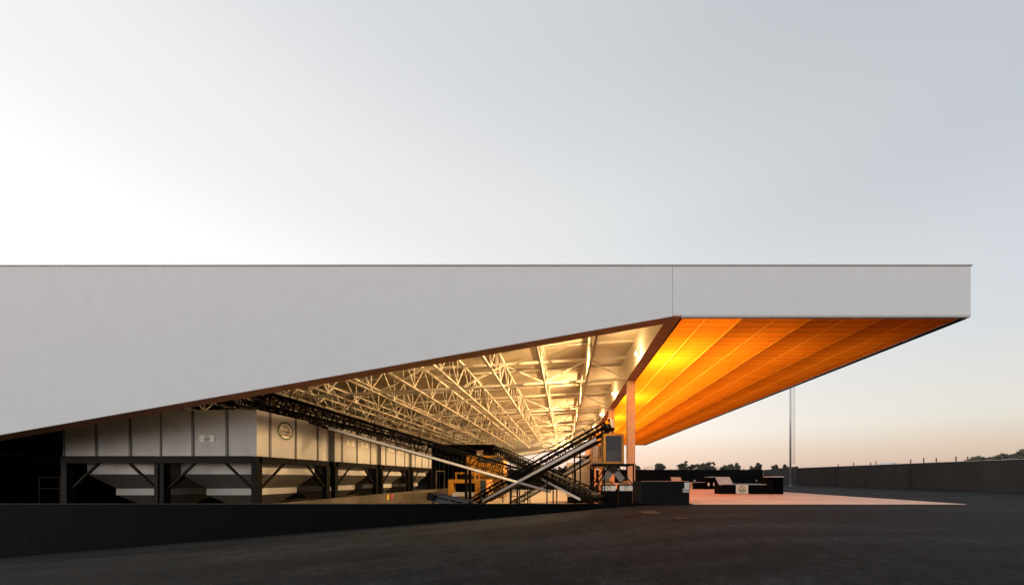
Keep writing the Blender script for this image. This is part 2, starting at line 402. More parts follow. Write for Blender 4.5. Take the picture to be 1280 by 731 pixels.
m = MB(); m.box(XL - .1, 24.38, FY - .05, FY + .9, TOP + .002, TOP + .09); m.box(24.2, 24.38, FY + .9, BACK + .05, TOP + .002, TOP + .09)
m.box(XL - .1, 24.2, BACK - .8, BACK + .05, TOP + .002, TOP + .09); m.build('coping', 'trim', hall, bevel=.015)
m = MB(); m.box(7.06, 24.3, FY + .01, FY + .22, ZS - .045, ZS + .058); m.build('fascia_trim', 'trim', hall, bevel=.01)
m = MB(); m.box(24.18, 24.3, FY + .165, BACK, ZS + .016, TOP); m.build('side_fascia', 'render', hall)
m = MB(); m.box(24.02, 24.305, FY + .23, BACK - .05, ZS - .06, ZS + .012); m.build('soffit_edge_trim', 'black', hall)
m = MB(); m.prism([(XL, TOP), (XL, zb(XL)), (6.46, ZS), (24.15, ZS), (24.15, TOP)], BACK - .85, BACK); m.build('rear_facade', 'render', hall)
# roof over the hall and over the canopy void
m = MB(); m.prism([(6.27, zc(6.27)), (-45, zc(-45)), (-45, TOP - .05), (6.27, TOP - .05)], FY + .845, BACK - .855); m.build('roof', 'deck', hall)
m = MB(); m.box(7.05, 24.17, FY + .17, BACK - .86, 14.0, TOP - .05); m.build('canopy_roof', 'voidwhite', hall)
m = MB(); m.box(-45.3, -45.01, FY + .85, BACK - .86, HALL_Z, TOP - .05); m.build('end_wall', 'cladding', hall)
# edge beam: cream inner face, brown underside
m = MB(); m.box(6.28, 7.04, FY + .845, BACK - .86, ZS + .012, TOP - .06); m.build('edge_beam', 'cream', hall)
m = MB(); m.box(6.24, 7.045, FY + .20, BACK - .86, ZS - .02, ZS + .008); m.box(6.517, 7.055, FY + .006, FY + .198, ZS - .02, ZS + .055); m.build('beam_underside', 'brown', hall)
m = MB(); m.box(6.52, 7.04, FY + .17, FY + .843, ZS + .012, TOP - .06); m.build('edge_beam', 'cream', hall)
m = MB(); m.box(7.05, 7.13, FY + .24, BACK - .86, ZS - .06, ZS + .05); m.build('soffit_seam', 'black', hall)
# orange soffit: nine long panels lapping a little, and white partitions in the void
seams = [7.14, 8.68, 10.81, 12.94, 15.07, 17.2, 19.33, 21.46, 23.0, 24.02]
for i in range(len(seams) - 1):
    x0, x1 = seams[i], seams[i + 1]
    m = MB()
    m.add([(x0, FY + .23, ZS + .030), (x1 - .085, FY + .23, ZS + .012), (x1 - .085, BACK - .86, ZS + .012), (x0, BACK - .86, ZS + .030)], [(0, 1, 2, 3)])
    o = m.build('soffit_panel', 'poly', hall)
    if 0 < i:
        MB().add([(x0 - .12, FY + .235, ZS + .004), (x0 + .0, FY + .235, ZS + .004), (x0 + .0, BACK - .87, ZS + .004), (x0 - .12, BACK - .87, ZS + .004)], [(0, 1, 2, 3)]).build('seam_glow', M['seam_light'], o)  # added strip, coloured brighter for the glowing line along the seam
m = MB()
for x in (8.68, 12.94, 17.2, 21.46, 23.0): m.box(x + .02, x + .08, FY + .3, BACK - .9, ZS + .07, ZS + .16)
m.build('soffit_purlin', 'voidwhite', hall)
for x in (10.81, 15.07, 19.33):
    MB().box(x + .005, x + .065, FY + .24, BACK - .87, ZS + .045, 13.99).build('void_partition', 'voidwhite', hall)
# columns
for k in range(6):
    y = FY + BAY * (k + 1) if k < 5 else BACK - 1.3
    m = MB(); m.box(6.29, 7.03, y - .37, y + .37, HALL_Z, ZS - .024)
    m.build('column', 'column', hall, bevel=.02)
# long trusses (rows along the hall) and cross trusses at each column line
TX = [2.2 - 4.1 * i for i in range(11)]
for x in TX:
    m = MB(); zb0, zt0 = zt(x), zc(x) - .16
    y0, y1 = FY + .95, BACK - .95
    m.bar((x, y0, zb0), (x, y1, zb0), .17, .17); m.bar((x, y0, zt0), (x, y1, zt0), .17, .2)
    n = 36; dy = (y1 - y0) / n
    for i in range(n + 1):
        y = y0 + dy * i
        if i % 2: m.bar((x, y, zb0 + .08), (x, y, zt0 - .1), .075)
        elif i % 4 == 0: m.bar((x, y, zb0 + .08), (x, y, zt0 - .1), .06)
        if i < n:
            a, b = (zt0 - .1, zb0 + .08) if i % 2 == 0 else (zb0 + .08, zt0 - .1)
            m.bar((x, y, a), (x, y + dy, b), .085)
    m.build('roof_truss', 'cream', hall)
for k in range(6):
    y = FY + BAY * (k + 1) if k < 5 else BACK - 1.3
    m = MB(); xa, xb = TX[-1], 6.28
    m.bar((xa, y, zt(xa) + .18), (xb, y, zt(xb) + .18), .2, .2); m.bar((xa, y, zc(xa) - .42), (xb, y, zc(xb) - .42), .2, .22)
    xs = [6.28] + TX
    for i in range(len(xs) - 1):
        a, b = xs[i], xs[i + 1]
        if i % 2 == 0: m.bar((a, y, zt(a) + .25), (b, y, zc(b) - .5), .14)
        else: m.bar((a, y, zc(a) - .5), (b, y, zt(b) + .25), .14)
    m.build('cross_truss', 'cream', hall)
m = MB()
for k in range(12):
    y = FY + 6.4 * k + 3.2
    m.bar((TX[-1], y, zc(TX[-1]) - .1), (6.28, y, zc(6.28) - .1), .14, .18)
m.build('purlin', 'cream', hall)
for k in range(5):
    y = FY + BAY * (k + 1) + 9.6 if k < 5 else 0
    m = MB(); a, b = -30.0, -7.0
    if y < BACK - 3:
        m.add([(a, y - .7, zc(a) - .012), (b, y - .7, zc(b) - .012), (b, y + .7, zc(b) - .012), (a, y + .7, zc(a) - .012)], [(0, 1, 2, 3)])
        m.build('skylight', 'skylight', hall)
# lamps in the void above the soffit
W = (1, .93, .82)
for k in range(6):
    light('soffit_lamp', 'POINT', (8.0, 26.2 + BAY * k, 13.3), 800, W, .25, hall)
def void_strip(x, e, y0=22.5, y1=94):
    d = light('soffit_tube_lamp', 'AREA', (x, (y0 + y1) / 2, 13.9), e, W, parent=hall, shape='RECTANGLE', size=.5, size_y=y1 - y0)
void_strip(8.9, 2000); void_strip(12.94, 2500); void_strip(17.2, 980); void_strip(21.6, 600)

# floodlights on the beam
FC = (1.0, .63, .28)
def floodlight(loc, wall_x):
    x, y, z = loc
    t = thing('floodlight', loc, '', 'floodlight', 'floodlights along the edge beam')
    m = MB(); m.bar((x + .09, y, z), (x - .05, y, z - .02), .34, .30); m.build('housing', 'lampbody', t, bevel=.02)
    m = MB(); m.bar((x - .052, y, z - .02), (x - .065, y, z - .02), .30, .26); m.build('lens', 'lens', t)
    m = MB(); m.bar((x + .05, y, z - .1), (wall_x - .02, y, z - .28), .05); m.box(wall_x - .03, wall_x - .005, y - .1, y + .1, z - .38, z - .18); m.build('bracket', 'lampbody', t)
    light('flood_beam', 'SPOT', (x - .12, y, z - .03), 22000, FC, .10, t, rot=Vector((1, 0, .50)).to_track_quat('Z', 'Y').to_euler(), spot_size=R(118), spot_blend=.6)
    light('flood_spill', 'POINT', (x - .55, y, z - .25), 340, FC, .12, t)
    return t
f0 = floodlight((6.03, 26.6, 11.9), 6.28)
names = ['brightest floodlight nearest the white front, on the cream edge beam', 'second floodlight back along the cream edge beam, past the first column',
         'third floodlight back along the cream edge beam', 'fourth floodlight back along the cream edge beam, above the conveyor head',
         'fifth floodlight back along the cream edge beam, far down the hall', 'farthest floodlight on the cream edge beam, by the rear opening']
f0['label'] = names[0]
for k in range(1, 6):
    c = copy_tree(f0); c.location.y = 26.6 + BAY * k; c['label'] = names[k]

# ================================================================ WALLS
def panel_wall(name, x0, x1, y0, y1, z0, z1, label, holes=True, pw=2.35, m_='charcoal', seed=1):
    rr = random.Random(seed)
    t = thing(name, ((x0 + x1) / 2, y0, z0), label, 'wall')
    b = MB(); b.box(x0 + .01, x1 - .01, y0 + .012, y1, z0, z1 - .03); b.build('wall_core', m_, t)
    p = MB(); h = MB(); x = x0
    while x < x1 - .01:
        e = min(x1, x + pw * rr.choice((1, 1, .5, 1.1)))
        if x1 - e < .5: e = x1
        p.box(x + .006, e - .006, y0, y0 + .01, z0, z1 - .03)
        for q in (x + .35, e - .35):
            for zz in (z1 - .95, z1 - 2.3):
                h.tube((q, y0 - .004, zz), (q, y0 + .004, zz), .035, n=10)
        x = e
    p.build('face_panel', m_, t)
    if holes: h.build('tie_hole', 'black', t)
    c = MB(); c.box(x0, x1, y0 - .012, y1 + .03, z1 - .028, z1); c.build('wall_cap', 'trim' if m_ == 'x' else 'greywall', t, bevel=.008)
    return t
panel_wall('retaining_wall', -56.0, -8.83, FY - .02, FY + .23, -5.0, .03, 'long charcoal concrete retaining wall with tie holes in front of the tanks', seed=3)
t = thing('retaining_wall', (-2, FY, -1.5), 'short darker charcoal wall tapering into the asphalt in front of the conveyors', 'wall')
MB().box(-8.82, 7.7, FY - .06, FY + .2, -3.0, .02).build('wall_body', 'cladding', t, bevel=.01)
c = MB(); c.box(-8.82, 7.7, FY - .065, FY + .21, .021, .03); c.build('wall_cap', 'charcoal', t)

t = thing('parapet_wall', (-20.3, 38, HALL_Z), 'low brownish concrete parapet receding beside the tank legs', 'wall')
MB().box(-20.45, -20.2, 21, 56, HALL_Z, -.22).build('wall_body', 'parapet', t, bevel=.015)

# boundary walls
t = thing('retaining_wall', (7.1, 59, HALL_Z), 'low charcoal wall under the columns, between the hall floor and the apron', 'wall')
MB().box(7.04, 7.195, 22.11, 96.2, HALL_Z, .03).build('wall_body', 'charcoal', t)
MB().box(7.035, 7.2, 22.11, 96.2, .031, .05).build('wall_cap', 'cladding', t)
t = thing('boundary_wall', (48, 35, 0), 'tall grey concrete boundary wall along the right side of the yard', 'wall')
m = MB(); y = 3.0; rr = random.Random(4)
while y < 65.9:
    e = min(66, y + 2.42); m.box(48 + rr.uniform(0, .02), 48.25, y + .008, e - .008, -.3, 3.52); y = e
m.build('wall_panel', 'greywall', t)
MB().box(48.03, 48.22, 3, 66, -.3, 3.5).build('wall_core', 'greywall', t)
for y in (20.3, 32.5, 44.7, 56.9): MB().box(47.9, 48.0, y - .12, y + .12, -.3, 3.45).build('pilaster', 'greywall', t, bevel=.01)
MB().box(47.96, 48.29, 3, 66, 3.521, 3.57).build('wall_cap', 'trim', t)
t = thing('boundary_wall', (55, 82, 0), 'angled grey wall behind the tall mast, joining the black rear wall', 'wall')
d = Vector((61.5, 98.9, 0)) - Vector((48.1, 66.1, 0)); m = MB(); n = 10
for i in range(n):
    a = Vector((48.1, 66.1, 0)) + d * (i / n + .001); b = Vector((48.1, 66.1, 0)) + d * ((i + 1) / n - .001)
    m.bar(a + Z3 * 1.85, b + Z3 * 1.85, .22, 4.1)
m.build('wall_panel', 'greywall', t)
t = thing('boundary_wall', (0, 99, 0), 'long black wall closing the yard behind the hall', 'wall')
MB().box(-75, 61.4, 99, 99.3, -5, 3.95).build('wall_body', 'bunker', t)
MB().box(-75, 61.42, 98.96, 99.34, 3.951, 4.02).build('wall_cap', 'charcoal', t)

# ================================================================ TANKS
S = 6.56; RX = -21.0
def tank(cx, cy):
    t = thing('storage_tank', (cx, cy, HALL_Z), '', 'storage tank', 'square steel storage tanks on black legs')
    h = S / 2; x0, x1, y0, y1 = cx - h, cx + h, cy - h, cy + h
    m = MB(); m.box(x0, x1, y0, y1, 3.05, 6.22); m.build('tank_body', 'tank', t, bevel=.02)
    fx = (.336, .69); fy = (.15, .485, .83)
    for f in fx:
        for yy in (y0 - .05, y1 + .002): MB().box(x0 + S * f - .07, x0 + S * f + .07, yy, yy + .048, 3.06, 6.2).build('seam_rib', 'rib', t)
    for f in fy:
        for xx in (x0 - .05, x1 + .002): MB().box(xx, xx + .048, y0 + S * f - .08, y0 + S * f + .08, 3.06, 6.2).build('seam_rib', 'rib', t)
    for i, j in ((x0, y0), (x1, y0), (x0, y1), (x1, y1)):
        MB().box(i - .045, i + .045, j - .045, j + .045, 3.06, 6.235).build('corner_post', 'rib' if i == x0 else 'tank', t)
    m = MB(); o = .16
    m.box(x0 - o + .14, x1 + o - .14, y0 - o, y0 + .25, 2.6, 3.045); m.box(x0 - o + .14, x1 + o - .14, y1 - .25, y1 + o, 2.6, 3.045)
    m.box(x0 - o + .14, x0 + .25, y0 + .252, y1 - .252, 2.6, 3.045); m.box(x1 - .25, x1 + o, y0 + .252, y1 - .252, 2.6, 3.045)
    m.build('support_beam', 'black', t)
    m = MB(); m.box(x0 + .1, x1 - .1, y0 - o - .05, y0 - o - .002, 3.0, 3.06); m.box(x0 + .1, x1 - .1, y0 - o - .05, y0 - o - .002, 2.58, 2.64); m.build('beam_flange', 'black', t)
    for i, j in ((x0 + .16, y0 + .06), (x1 - .06, y0 + .06), (x0 + .16, y1 - .06), (x1 - .06, y1 - .06)):
        MB().box(i - .2, i + .2, j - .2, j + .2, HALL_Z, 2.598).build('leg', 'black', t, bevel=.01)
    for sx in (0, 1):
        for sy in (0, 1):
            lx, ly = (x0 + .16, x1 - .06)[sx], (y0 + .06, y1 - .06)[sy]; dx, dy = (1, -1)[sx], (1, -1)[sy]
            MB().bar((lx + dx * .2, ly, .75), (lx + dx * 2.15, ly, 2.62), .12).build('knee_brace', 'black', t)
            MB().bar((lx, ly + dy * .2, .75), (lx, ly + dy * 2.15, 2.62), .12).build('knee_brace', 'black', t)
    m = MB(); m.box(cx - 2.65, cx + 2.65, cy - 2.65, cy + 2.65, 1.83, 2.9); m.build('collar', 'tank', t)
    m = MB(); m.frustum(cx, cy, .80, 1.78, 1.78, 1.829, 2.64, 2.64); m.build('hopper', 'tankdark', t)
    m = MB(); m.box(cx - 1.8, cx + 1.8, cy - 1.8, cy + 1.8, .32, .798); m.build('collar', 'tank', t)
    m = MB(); m.frustum(cx, cy, -.95, .45, .45, .319, 1.79, 1.79); m.build('hopper', 'tankdark', t)
    m = MB(); m.box(cx - .45, cx + .45, cy - .45, cy + .45, -1.3, -.951); m.build('slide_gate', 'galv', t)
    return t
PX, PY = 6.60, 7.48
CX0 = RX - S / 2; CY0 = 22.0 + S / 2
t1 = tank(CX0, CY0)
def tank_copy(i, j):
    c = copy_tree(t1); c.location = (CX0 - PX * i, CY0 + PY * j, HALL_Z); return c
t5 = tank_copy(1, 0); t2 = tank_copy(0, 1); t3 = tank_copy(0, 2); t4 = tank_copy(0, 3)
t1['label'] = 'front corner steel tank with the big round green emblem on its warm-lit side'
t5['label'] = 'front steel tank at the left end, without any sign, half in shade'
t2['label'] = 'second steel tank of the receding row, just behind the one with the big emblem'
t3['label'] = 'third steel tank of the receding row, with two small signs under the conveyor'
t4['label'] = 'last steel tank of the receding row, with a single small sign'
def disc_sign(t, c, r):
    c = Vector(c); m = MB(); N = 32
    m.add([c + (Y3 * math.cos(2 * math.pi * i / N) + Z3 * math.sin(2 * math.pi * i / N)) * r * .99 for i in range(N)] + [c - X3 * .015 + (Y3 * math.cos(2 * math.pi * i / N) + Z3 * math.sin(2 * math.pi * i / N)) * r * .99 for i in range(N)],
          [tuple(range(N)), tuple(range(2 * N - 1, N - 1, -1))] + [(i, (i + 1) % N, (i + 1) % N + N, i + N) for i in range(N)])
    return m.build('sign', 'creamlogo', t)
s = disc_sign(t1, (RX + .022, 24.24, 5.1), .68); emblem(s, (RX + .022, 24.24, 5.1), Y3, Z3, .68)
fx_ = 22.0 - .03
s = plate(t1, P(258.5, 548, fx_), X3, Z3, 1.04, .46); emblem(s, P(258.5, 548, fx_), X3, Z3, .20)
for t, y, z in ((t2, 31.65, 4.98), (t2, 33.9, 4.99), (t3, 39.1, 5.06), (t3, 41.4, 5.0), (t4, 46.4, 5.05)):
    s = plate(t, (RX + .025, y, z), Y3, Z3, 1.2, .52); emblem(s, (RX + .025, y, z), Y3, Z3, .23, text=False)

# ================================================================ CONVEYORS
def conveyor(label, a, b, wd=1.0, dp=.95, step=1.0, pan=(0, 1), posts=(), rail=True, pan_h=.34, pan_mat='galv', body='black', name='belt_conveyor'):
    a, b = Vector(a), Vector(b)
    t = thing(name, (a.x, a.y, HALL_Z), label, 'conveyor', 'belt conveyors crossing in the hall')
    d = (b - a); L = d.length; d.normalize(); s = d.cross(Z3).normalized()
    if s.y > 0: s = -s                                       # s points towards the camera side
    u = s.cross(d).normalized()
    if u.z < 0: u = -u
    def q(l, side, h): return a + d * l + s * side * wd / 2 + u * h
    for side in (1, -1):
        m = MB()
        m.bar(q(0, side, 0), q(L, side, 0), .11, .14, u); m.bar(q(0, side, dp), q(L, side, dp), .10, .12, u)
        n = max(2, int(L / step))
        for i in range(n + 1):
            l = L * i / n
            m.bar(q(l, side, 0), q(l, side, dp), .07, .07, d)
            if i < n: m.bar(q(l, side, 0 if i % 2 else dp), q(L * (i + 1) / n, side, dp if i % 2 else 0), .055, .055, s)
        m.build('side_truss', body, t)
    m = MB(); n = max(2, int(L / (step * .9)))
    for i in range(n + 1):
        l = L * i / n; MB().tube(q(l, .85, dp * .72), q(l, -.85, dp * .72), .06, n=8).build('roller', 'black', t)
        MB().bar(q(l, 1, .12), q(l, -1, .12), .06).build('cross_bar', body, t)
    m = MB(); m.add([q(0, .8, dp * .8), q(L, .8, dp * .8), q(L, -.8, dp * .8), q(0, -.8, dp * .8), q(0, .8, dp * .8 + .02), q(L, .8, dp * .8 + .02), q(L, -.8, dp * .8 + .02), q(0, -.8, dp * .8 + .02)],
                    [(0, 1, 2, 3), (7, 6, 5, 4), (0, 4, 5, 1), (1, 5, 6, 2), (2, 6, 7, 3), (3, 7, 4, 0)])
    m.add([q(0, .8, dp * .3), q(L, .8, dp * .3), q(L, -.8, dp * .3), q(0, -.8, dp * .3), q(0, .8, dp * .3 + .02), q(L, .8, dp * .3 + .02), q(L, -.8, dp * .3 + .02), q(0, -.8, dp * .3 + .02)],
          [(0, 1, 2, 3), (7, 6, 5, 4), (0, 4, 5, 1), (1, 5, 6, 2), (2, 6, 7, 3), (3, 7, 4, 0)])
    m.build('belt', 'belt', t)
    if pan:
        l0, l1 = L * pan[0], L * pan[1]
        m = MB(); m.bar(q(l0, 1.14, -.02), q(l1, 1.14, -.02), .04, pan_h, u); 
        m.build('drip_pan', pan_mat, t)
        MB().bar(q(l0, 0, -pan_h / 2 - .02), q(l1, 0, -pan_h / 2 - .02), wd * 1.1, .03, u).build('under_tray', body, t)
    if rail:
        m = MB()
        for side in (1, -1):
            m.bar(q(0, side * 1.05, dp + .5), q(L, side * 1.05, dp + .5), .05, .05, u)
            n = max(2, int(L / 1.9))
            for i in range(n + 1): m.bar(q(L * i / n, side * 1.05, dp), q(L * i / n, side * 1.05, dp + .5), .05, .05, d)
        m.build('guard_rail', body, t)
    for l, r in ((-.1, .26), (L + .1, .26)):
        m = MB(); m.tube(q(l, 1.0, dp * .52), q(l, -1.0, dp * .52), r, n=16); m.build('drum', 'black', t)
    m = MB(); m.bar(q(L - .35, 1.35, dp * .5), q(L + .2, 1.35, dp * .5), .4, .5, u); m.build('motor', 'black', t, bevel=.05)
    for f in posts:
        for side in (1, -1):
            p = q(L * f, side * 1.02, 0)
            if p.z > HALL_Z + .3: MB().bar((p.x, p.y, HALL_Z), p, .13).build('post', body, t)
    return t, q, L
k1, q, L = conveyor('longest black conveyor climbing left over the tanks, with a bright strip along its lower edge', P(686, 613.5, 35), P(322, 510, 25.8), 1.3, 1.4, .8, pan=(0, .80), posts=(.335, .35), pan_h=.22)
conveyor('black conveyor descending right from the orange machine to the hopper stand', P(744, 629, 26.5), P(623, 567, 50), 1.1, .95, .9, pan=(.05, .9), posts=(.3, .6, .85), rail=False, pan_h=.22)
k3, q3, L3 = conveyor('black conveyor rising to the right, its head above the blue hopper', P(592, 634, 37), P(764, 541, 28.4), 1.1, .95, .9, pan=(.12, .93), posts=(.35, .62, .8), pan_h=.26)
m = MB(); m.bar(q3(L3 + .34, 0, .35), q3(L3 + .50, 0, 1.1), .8, .04, q3(1, 0, 0) - q3(0, 0, 0)); m.bar(q3(L3 + .2, 0, 1.09), q3(L3 + .49, 0, 1.14), .8, .04); m.build('head_hood', 'chute', k3)
conveyor('thin pale-edged conveyor behind the one feeding the blue hopper', P(640, 632, 46), P(756, 564, 40), .9, .5, 1.2, pan=(.1, 1), posts=(.7,), rail=False, pan_h=.3)
conveyor('black conveyor lying level along the tops of the tanks', (CX0 + .8, 22.6, 6.5), (CX0 + .8, 51.5, 6.5), 1.4, .9, .9, pan=None, posts=(), pan_h=.3)
conveyor('low blue conveyor just behind the dark wall, sloping down to the right', P(588, 633, 24), P(543, 622.5, 24.6), .8, .35, .8, pan=(0, 1), posts=(.95,), rail=False, pan_h=.30, pan_mat='navy', body='navy')

# ================================================================ HOPPER STAND, BINS
HY = 27.0; hk = F / HY
t = thing('feed_hopper', (4.2, HY + 1.5, HALL_Z), 'tall blue box hopper with an orange frame on a black steel stand', 'hopper')
for x in (2.5, 5.87):
    for y in (HY + .06, HY + 2.94): MB().box(x - .06, x + .06, y - .06, y + .06, HALL_Z, 2.62).build('leg', 'black', t)
m = MB(); m.box(2.44, 5.93, HY, HY + .12, 2.622, 2.76); m.box(2.44, 5.93, HY + 2.88, HY + 3, 2.622, 2.76); m.box(2.44, 2.56, HY + .122, HY + 2.878, 2.622, 2.76); m.box(5.81, 5.93, HY + .122, HY + 2.878, 2.622, 2.76)
m.bar((3.42, HY + .06, HALL_Z), (3.42, HY + .06, 2.62), .08); m.bar((5.2, HY + 2.9, HALL_Z), (5.2, HY + 2.9, 2.62), .08)
m.build('top_ring', 'black', t)
for a, b in (((2.5, .6), (3.9, 2.6)), ((5.87, .9), (4.5, 2.6))):
    for y in (HY + .06, HY + 2.94): MB().bar((a[0], y, a[1]), (b[0], y, b[1]), .09).build('brace', 'black', t)
bx0, bx1, bz0, bz1 = 3.46, 5.0, 2.86, 5.2
m = MB(); m.box(bx0, bx1, HY + .3, HY + 1.9, bz0, bz1); m.build('box_body', 'bluegrey', t)
m = MB(); e = .10
for x in (bx0, bx1):
    for y in (HY + .3, HY + 1.9): m.box(x - e, x + e, y - e, y + e, bz0 - .08, bz1 + .1)
for z in (bz0 - .02, bz1 + .02):
    for y in (HY + .3, HY + 1.9): m.box(bx0 + e, bx1 - e, y - e, y + e, z - e, z + e)
    for x in (bx0, bx1): m.box(x - e, x + e, HY + .3 + e, HY + 1.9 - e, z - e, z + e)
m.build('box_frame', 'orange', t)
m = MB(); m.box(bx0 + .1, bx1 - .1, HY + .285, HY + .298, (bz0 + bz1) / 2 - .012, (bz0 + bz1) / 2 + .012); m.build('box_seam', 'black', t)
m = MB(); m.frustum(4.22, HY + 1.1, 1.95, .22, .3, 2.74, .75, .75); m.build('funnel', 'tankdark', t)
for sx in (-1, 1):
    m = MB(); m.bar((4.24 + sx * .26, HY + .6, 2.05), (4.24 + sx * .78, HY + .6, 1.38), .5, .42, Y3); m.build('chute', 'chute', t)
def bin_(x0, label):
    t = thing('bin', (x0 + .55, HY + .6, HALL_Z), label, 'bin', 'black bins under the feed hopper')
    m = MB(); m.box(x0, x0 + 1.1, HY + .1, HY + 1.3, -.4, 1.0); m.frustum(x0 + .55, HY + .7, -1.5, .3, .35, -.402, .54, .59); m.build('bin_body', 'black', t, bevel=.02)
    for i in (x0 + .08, x0 + 1.02):
        for j in (HY + .18, HY + 1.22): MB().box(i - .05, i + .05, j - .05, j + .05, HALL_Z, -.404).build('leg', 'black', t)
    m = MB(); n = 14; vs = [(x0 + .55, HY + .7, 1.35)]
    for ring, (r, z) in enumerate(((.22, 1.28), (.4, 1.14), (.52, 1.0))):
        for i in range(n):
            a = 2 * math.pi * i / n; k = 1 + rnd.uniform(-.08, .08); vs.append((x0 + .55 + r * k * math.cos(a), HY + .7 + r * k * math.sin(a), z + rnd.uniform(-.03, .03)))
    fs = [(0, 1 + i, 1 + (i + 1) % n) for i in range(n)]
    for g in range(2): fs += [(1 + g * n + i, 1 + (g + 1) * n + i, 1 + (g + 1) * n + (i + 1) % n, 1 + g * n + (i + 1) % n) for i in range(n)]
    m.add(vs, fs); m.build('contents', 'heap', t, smooth=True)
    s = plate(t, (x0 + .55, HY + .075, .70), X3, Z3, 1.08, .42); emblem(s, (x0 + .55, HY + .075, .70), X3, Z3, .19, text=False)
    return t
b1 = bin_(3.28, 'black bin heaped with fruit on the left under the blue hopper')
b2 = copy_tree(b1); b2.location.x += 1.42; b2['label'] = 'black bin heaped with fruit on the right under the blue hopper, beside the column'

# ================================================================ MACHINES IN THE HALL
def orange_machine():
    y = 45.0
    t = thing('sorting_machine', (-13.5, y + 2, HALL_Z), 'low orange machine with a wide dark opening and a small open frame on its roof', 'machine')
    x0, x1, z1 = P(560, 0, y).x, P(608, 0, y).x, P(0, 599, y).z
    oa, ob = P(566, 0, y).x, P(593.6, 0, y).x; oz0, oz1 = P(0, 617, y).z, P(0, 603.6, y).z
    m = MB(); m.box(x0, oa, y, y + 4, HALL_Z, z1); m.box(ob, x1, y, y + 4, HALL_Z, z1); m.box(oa, ob, y, y + 4, oz1, z1); m.box(oa, ob, y, y + 4, HALL_Z, oz0)
    m.build('machine_body', 'orange', t, bevel=.03)
    MB().box(oa - .01, ob + .01, y + 1.2, y + 3.8, oz0 - .01, oz1 + .01).build('opening', 'cladding', t)
    MB().box(P(600.5, 0, y).x, P(607.5, 0, y).x, y - .05, y - .002, -1.4, oz1 + .4).build('side_panel', 'bluegrey', t, bevel=.01)
    MB().box(oa + .1, ob - .1, y - .6, y + .6, oz0 - .3, oz0 + .25).build('feed_table', 'galv', t, bevel=.03)
    m = MB(); u0, u1, uz = P(569, 0, y).x, P(593, 0, y).x, P(0, 590, y).z
    for x in (u0, u1):
        for yy in (y + .3, y + 2.6): m.box(x - .07, x + .07, yy - .07, yy + .07, z1 + .003, uz)
    for yy in (y + .3, y + 2.6): m.box(u0 + .07, u1 - .07, yy - .07, yy + .07, uz - .16, uz)
    for x in (u0, u1): m.box(x - .07, x + .07, y + .37, y + 2.53, uz - .16, uz)
    m.build('roof_frame', 'orange', t)
    MB().box(u0 + .3, u1 - .9, y + .8, y + 2.2, z1 + .003, uz - .3).build('motor', 'black', t, bevel=.05)
    return t
orange_machine()
y = 56.0
t = thing('washing_machine', (-13.6, y + 3, HALL_Z), 'tall orange machine with a slanting blue-grey panel behind the crossing conveyors', 'machine')
x0, x1 = P(583, 0, y).x, P(628, 0, y).x
MB().box(x0, x1, y, y + 5, 1.9, P(0, 569, y).z).build('upper_housing', 'orange', t, bevel=.04)
MB().box(x0 + .8, x1 - .1, y + .3, y + 4.6, HALL_Z, 1.895).build('lower_housing', 'brownbox', t, bevel=.04)
m = MB(); zt_ = P(0, 569, y).z
m.prism([(x0 + 2.2, zt_ - .75), (x1 - .15, zt_ - .1), (x1 - .15, zt_ - 1.1), (x0 + 2.2, zt_ - 1.25)], y - .06, y - .003); m.build('slanted_panel', 'bluegrey', t)
for z in (2.4, 3.2): MB().box(x0 + .15, x1 - .15, y - .08, y - .003, z - .05, z + .05).build('stiffener', 'rib', t)
for x in (x0 + 1.6, x0 + 3.4): MB().box(x - .4, x + .4, y + .25, y + .297, -1, 1.2).build('hatch', 'rib', t)
m = MB(); m.tube((x1 - 1, y + 1, zt_ + .002), (x1 - 1, y + 1, zt_ + .9), .45, n=16); m.build('fan_stack', 'galv', t)

y = 61.5
t = thing('control_building', (-19, y + 3, HALL_Z), 'dark windowed block standing beyond the end of the tank row', 'building')
x0, x1, zz = -26.0, P(617, 0, y).x, P(0, 557, y).z
MB().box(x0, x1, y, y + 8, HALL_Z, zz).build('wall', 'cladding', t)
MB().box(x0 - .15, x1 + .15, y - .15, y + 8.15, zz + .003, zz + .25).build('roof', 'black', t)
MB().box(P(596, 0, y).x, P(604, 0, y).x, y - .05, y - .003, P(0, 569, y).z, P(0, 562.5, y).z).build('window', 'paleglass', t, label='single pale window high on the block')
m = MB()
for i in range(14): m.box(x0 + .5 + i * .85, x0 + .62 + i * .85, y - .07, y - .003, HALL_Z, zz - 2.2)
m.build('cladding_rib', 'bluegrey', t)

y = 45.0
t = thing('site_cabin', (2.2, y + 2, HALL_Z), 'beige cabin with a strip of windows at the top behind the black conveyors', 'cabin')
x0, x1, zz = P(708.5, 0, y).x, P(737.5, 0, y).x, P(0, 578, y).z
MB().box(x0, x1, y, y + 4, HALL_Z + .9, zz).build('wall', 'beige', t, bevel=.02)
MB().box(x0 + .1, x1 - .1, y + .1, y + 3.9, HALL_Z, HALL_Z + .898).build('plinth', 'black', t)
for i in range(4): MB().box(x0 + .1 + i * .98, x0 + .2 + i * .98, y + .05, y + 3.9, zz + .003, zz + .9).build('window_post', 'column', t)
MB().box(x0 - .1, x1 + .1, y - .1, y + 4.1, zz + .902, zz + 1.05).build('roof', 'beige', t)
for z in (.6, 2.2): MB().box(x0 + .02, x1 - .02, y - .012, y - .002, z - .012, z + .012).build('panel_joint', 'rib', t)

